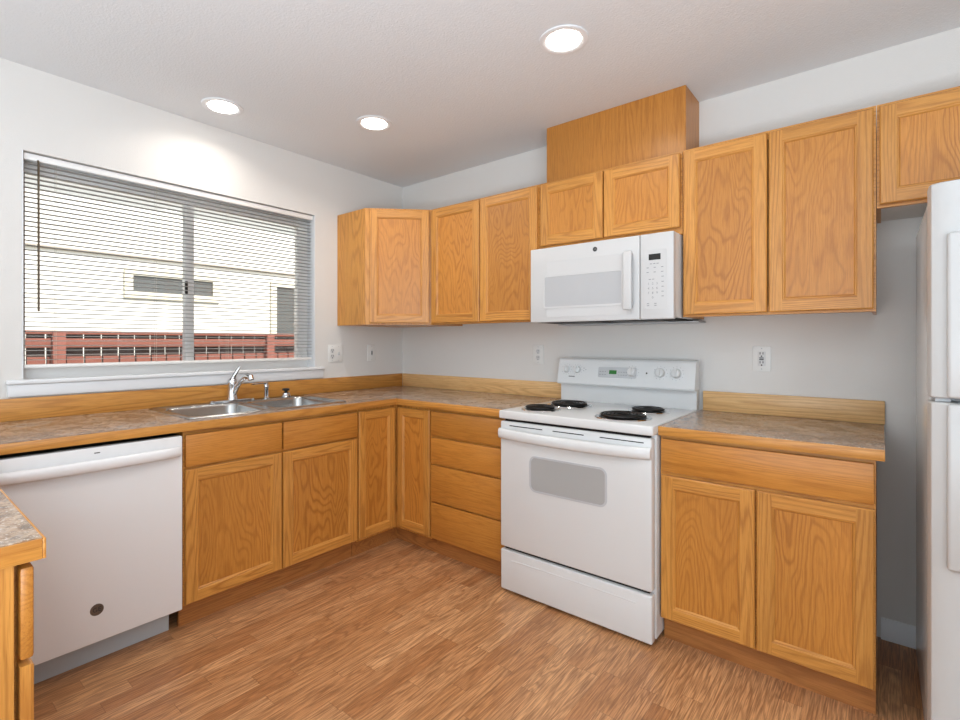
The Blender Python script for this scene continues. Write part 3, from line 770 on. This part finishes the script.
# ------------------------------------------------------------------ fridge
fr = thing('refrigerator', 'white top-freezer refrigerator at the right edge, beside the oak cabinets', 'refrigerator', (3.017, 0, 0))
wd = .745
B().box(.0, wd, -.765, -.10, .062, 1.672, bev=.006, seg=3).build('body', fr, 'enamel')
b = B().box(.06, wd-.06, -.76, -.72, FZ, .061); b.build('base_grille', fr, 'grey_plastic')
for z0, z1, nm in ((1.112, 1.692, 'freezer_door'), (.095, 1.100, 'fridge_door')):
    pr_ = [(-.004, -.770), (-.004, -.825), (.001, -.842), (.018, -.853), (.05, -.858), (wd/2, -.862), (wd-.05, -.858), (wd-.018, -.853), (wd-.004, -.842), (wd, -.825), (wd, -.770)]
    b = B(); prism(b, pr_, z0, z1, ax=2); d = b.build(nm, fr, 'fridge_dimmed', 25)
    bv = d.modifiers.new('edge', 'BEVEL'); bv.width = .004; bv.segments = 2; bv.limit_method = 'ANGLE'; bv.angle_limit = .9
    if nm == 'freezer_door': B().box(.030, .095, -.876, -.850, z0+.002, z0+.44, bev=.008, seg=3).build('handle', d, 'fridge_dimmed')
    else: B().box(.030, .095, -.876, -.850, z1-.44, z1-.002, bev=.008, seg=3).build('handle', d, 'fridge_dimmed')
B().box(.006, wd-.006, -.80, -.766, 1.101, 1.111).build('door_gasket', fr, 'grey_plastic')
B().box(.008, .04, -.835, -.80, 1.1005, 1.1115, bev=.002).build('hinge', fr, 'grey_plastic')

# ------------------------------------------------------------------ wall plates
def receptacle(b, x, z, y=-.007):
    b.box(x-.0075, x-.0045, y-.0008, y+.001, z-.001, z+.010); b.box(x+.0045, x+.0075, y-.0008, y+.001, z-.001, z+.010); b.box(x-.003, x+.003, y-.0008, y+.001, z-.012, z-.006)
def plate(label, loc, rz, kind, cat='outlet'):
    t = thing('wall_outlet' if cat == 'outlet' else 'wall_switch', label, cat, loc, rz)
    hw = .058 if kind == 'double' else .0375
    B().box(-hw, hw, -.006, -.0005, -.0595, .0595, bev=.0025, seg=2).build('cover_plate', t, 'plate')
    xo = -.026 if kind == 'double' else 0
    if kind in ('duplex', 'double'):
        for zz in (-.020, .020):
            b = B(); b.lathe([(.0165, -.0055), (.0165, -.0075), (.001, -.0076)], axis=1, org=(xo, 0, zz), n=20); rc = b.build('receptacle', t, 'enamel_soft')
            b = B(); receptacle(b, xo, zz, -.0078); b.build('slots', rc, 'ink' if kind == 'duplex' else 'slot')
    if kind == 'double':
        B().box(.021, .031, -.012, -.005, -.012, .010, bev=.002).build('toggle', t, 'grey_plastic')
    if kind == 'gfci':
        rc = B().box(-.0165, .0165, -.008, -.0055, -.034, .034, bev=.001).build('receptacle', t, 'enamel_soft')
        b = B(); receptacle(b, 0, .021, -.0082); receptacle(b, 0, -.021, -.0082); b.build('slots', rc, 'slot')
        B().box(-.009, .009, -.0095, -.008, .0015, .006).box(-.009, .009, -.0095, -.008, -.006, -.0015).build('test_buttons', rc, 'black')
    if kind == 'switch':
        B().box(-.009, .009, -.0085, -.0055, -.022, .022, bev=.001).build('receptacle', t, 'enamel_soft')
        B().box(-.0045, .0045, -.011, -.008, -.014, .012, bev=.001).build('toggle', t, 'black')
    b = B()
    for sx_ in ((-.026, .026) if kind == 'double' else (0,)):
        for zz in (-.048, .048): b.lathe([(.003, -.0055), (.003, -.0068), (.001, -.007)], axis=1, org=(sx_, 0, zz), n=12)
    b.build('screws', t, 'grey_plastic')
plate('white double wall plate with outlet and switch beside the window', (0, -.628, 1.184), R90, 'double')
plate('narrow white wall plate with dark toggle in its middle, close to the room corner', (0, -.313, 1.184), R90, 'switch', 'switch')
plate('white duplex outlet on the back wall left of the range', (1.250, 0, 1.184), 0, 'duplex')
plate('white outlet with dark centre buttons above the right worktop', (2.478, 0, 1.184), 0, 'gfci')

# ------------------------------------------------------------------ recessed lights
def can(x, y, label=None, e=2.8, group='recessed ceiling lights'):
    o = thing('recessed_light', label or 'round white recessed ceiling light', 'ceiling light', (x, y, H), 0, group)
    b = B(); n = 40
    prof = [(.098, 0), (.097, -.004), (.090, -.006), (.078, -.004), (.076, .0), (.0765, -.0005)]
    b2 = B().lathe([(.098, -.0005), (.097, -.005), (.090, -.007), (.072, -.0045), (.069, -.002)], n=40); b2.build('trim_ring', o, 'trim')
    B().lathe([(.0685, -.0025), (.067, -.0062), (.055, -.0075), (.001, -.008)], n=40).build('diffuser', o, 'lamp')
    l = light('lamp_glow', 'AREA', (0, 0, -.012), e, (1, .93, .84), shape='DISK', size=.14, spread=math.radians(150)); l.parent = o
can(.285, -1.515, 'round lit recessed ceiling light nearest the window wall at the left', 2.0)
can(.735, -.890, 'round lit recessed ceiling light nearest the room corner')
can(1.925, -.900, 'large bright recessed ceiling light in front of the oak vent chase', 2.0)
for x, y in ((1.925, -2.35), (3.4, -3.2), (3.3, -4.3)): can(x, y, 'round lit recessed ceiling light behind the camera', 3, 'ceiling lights behind the camera')
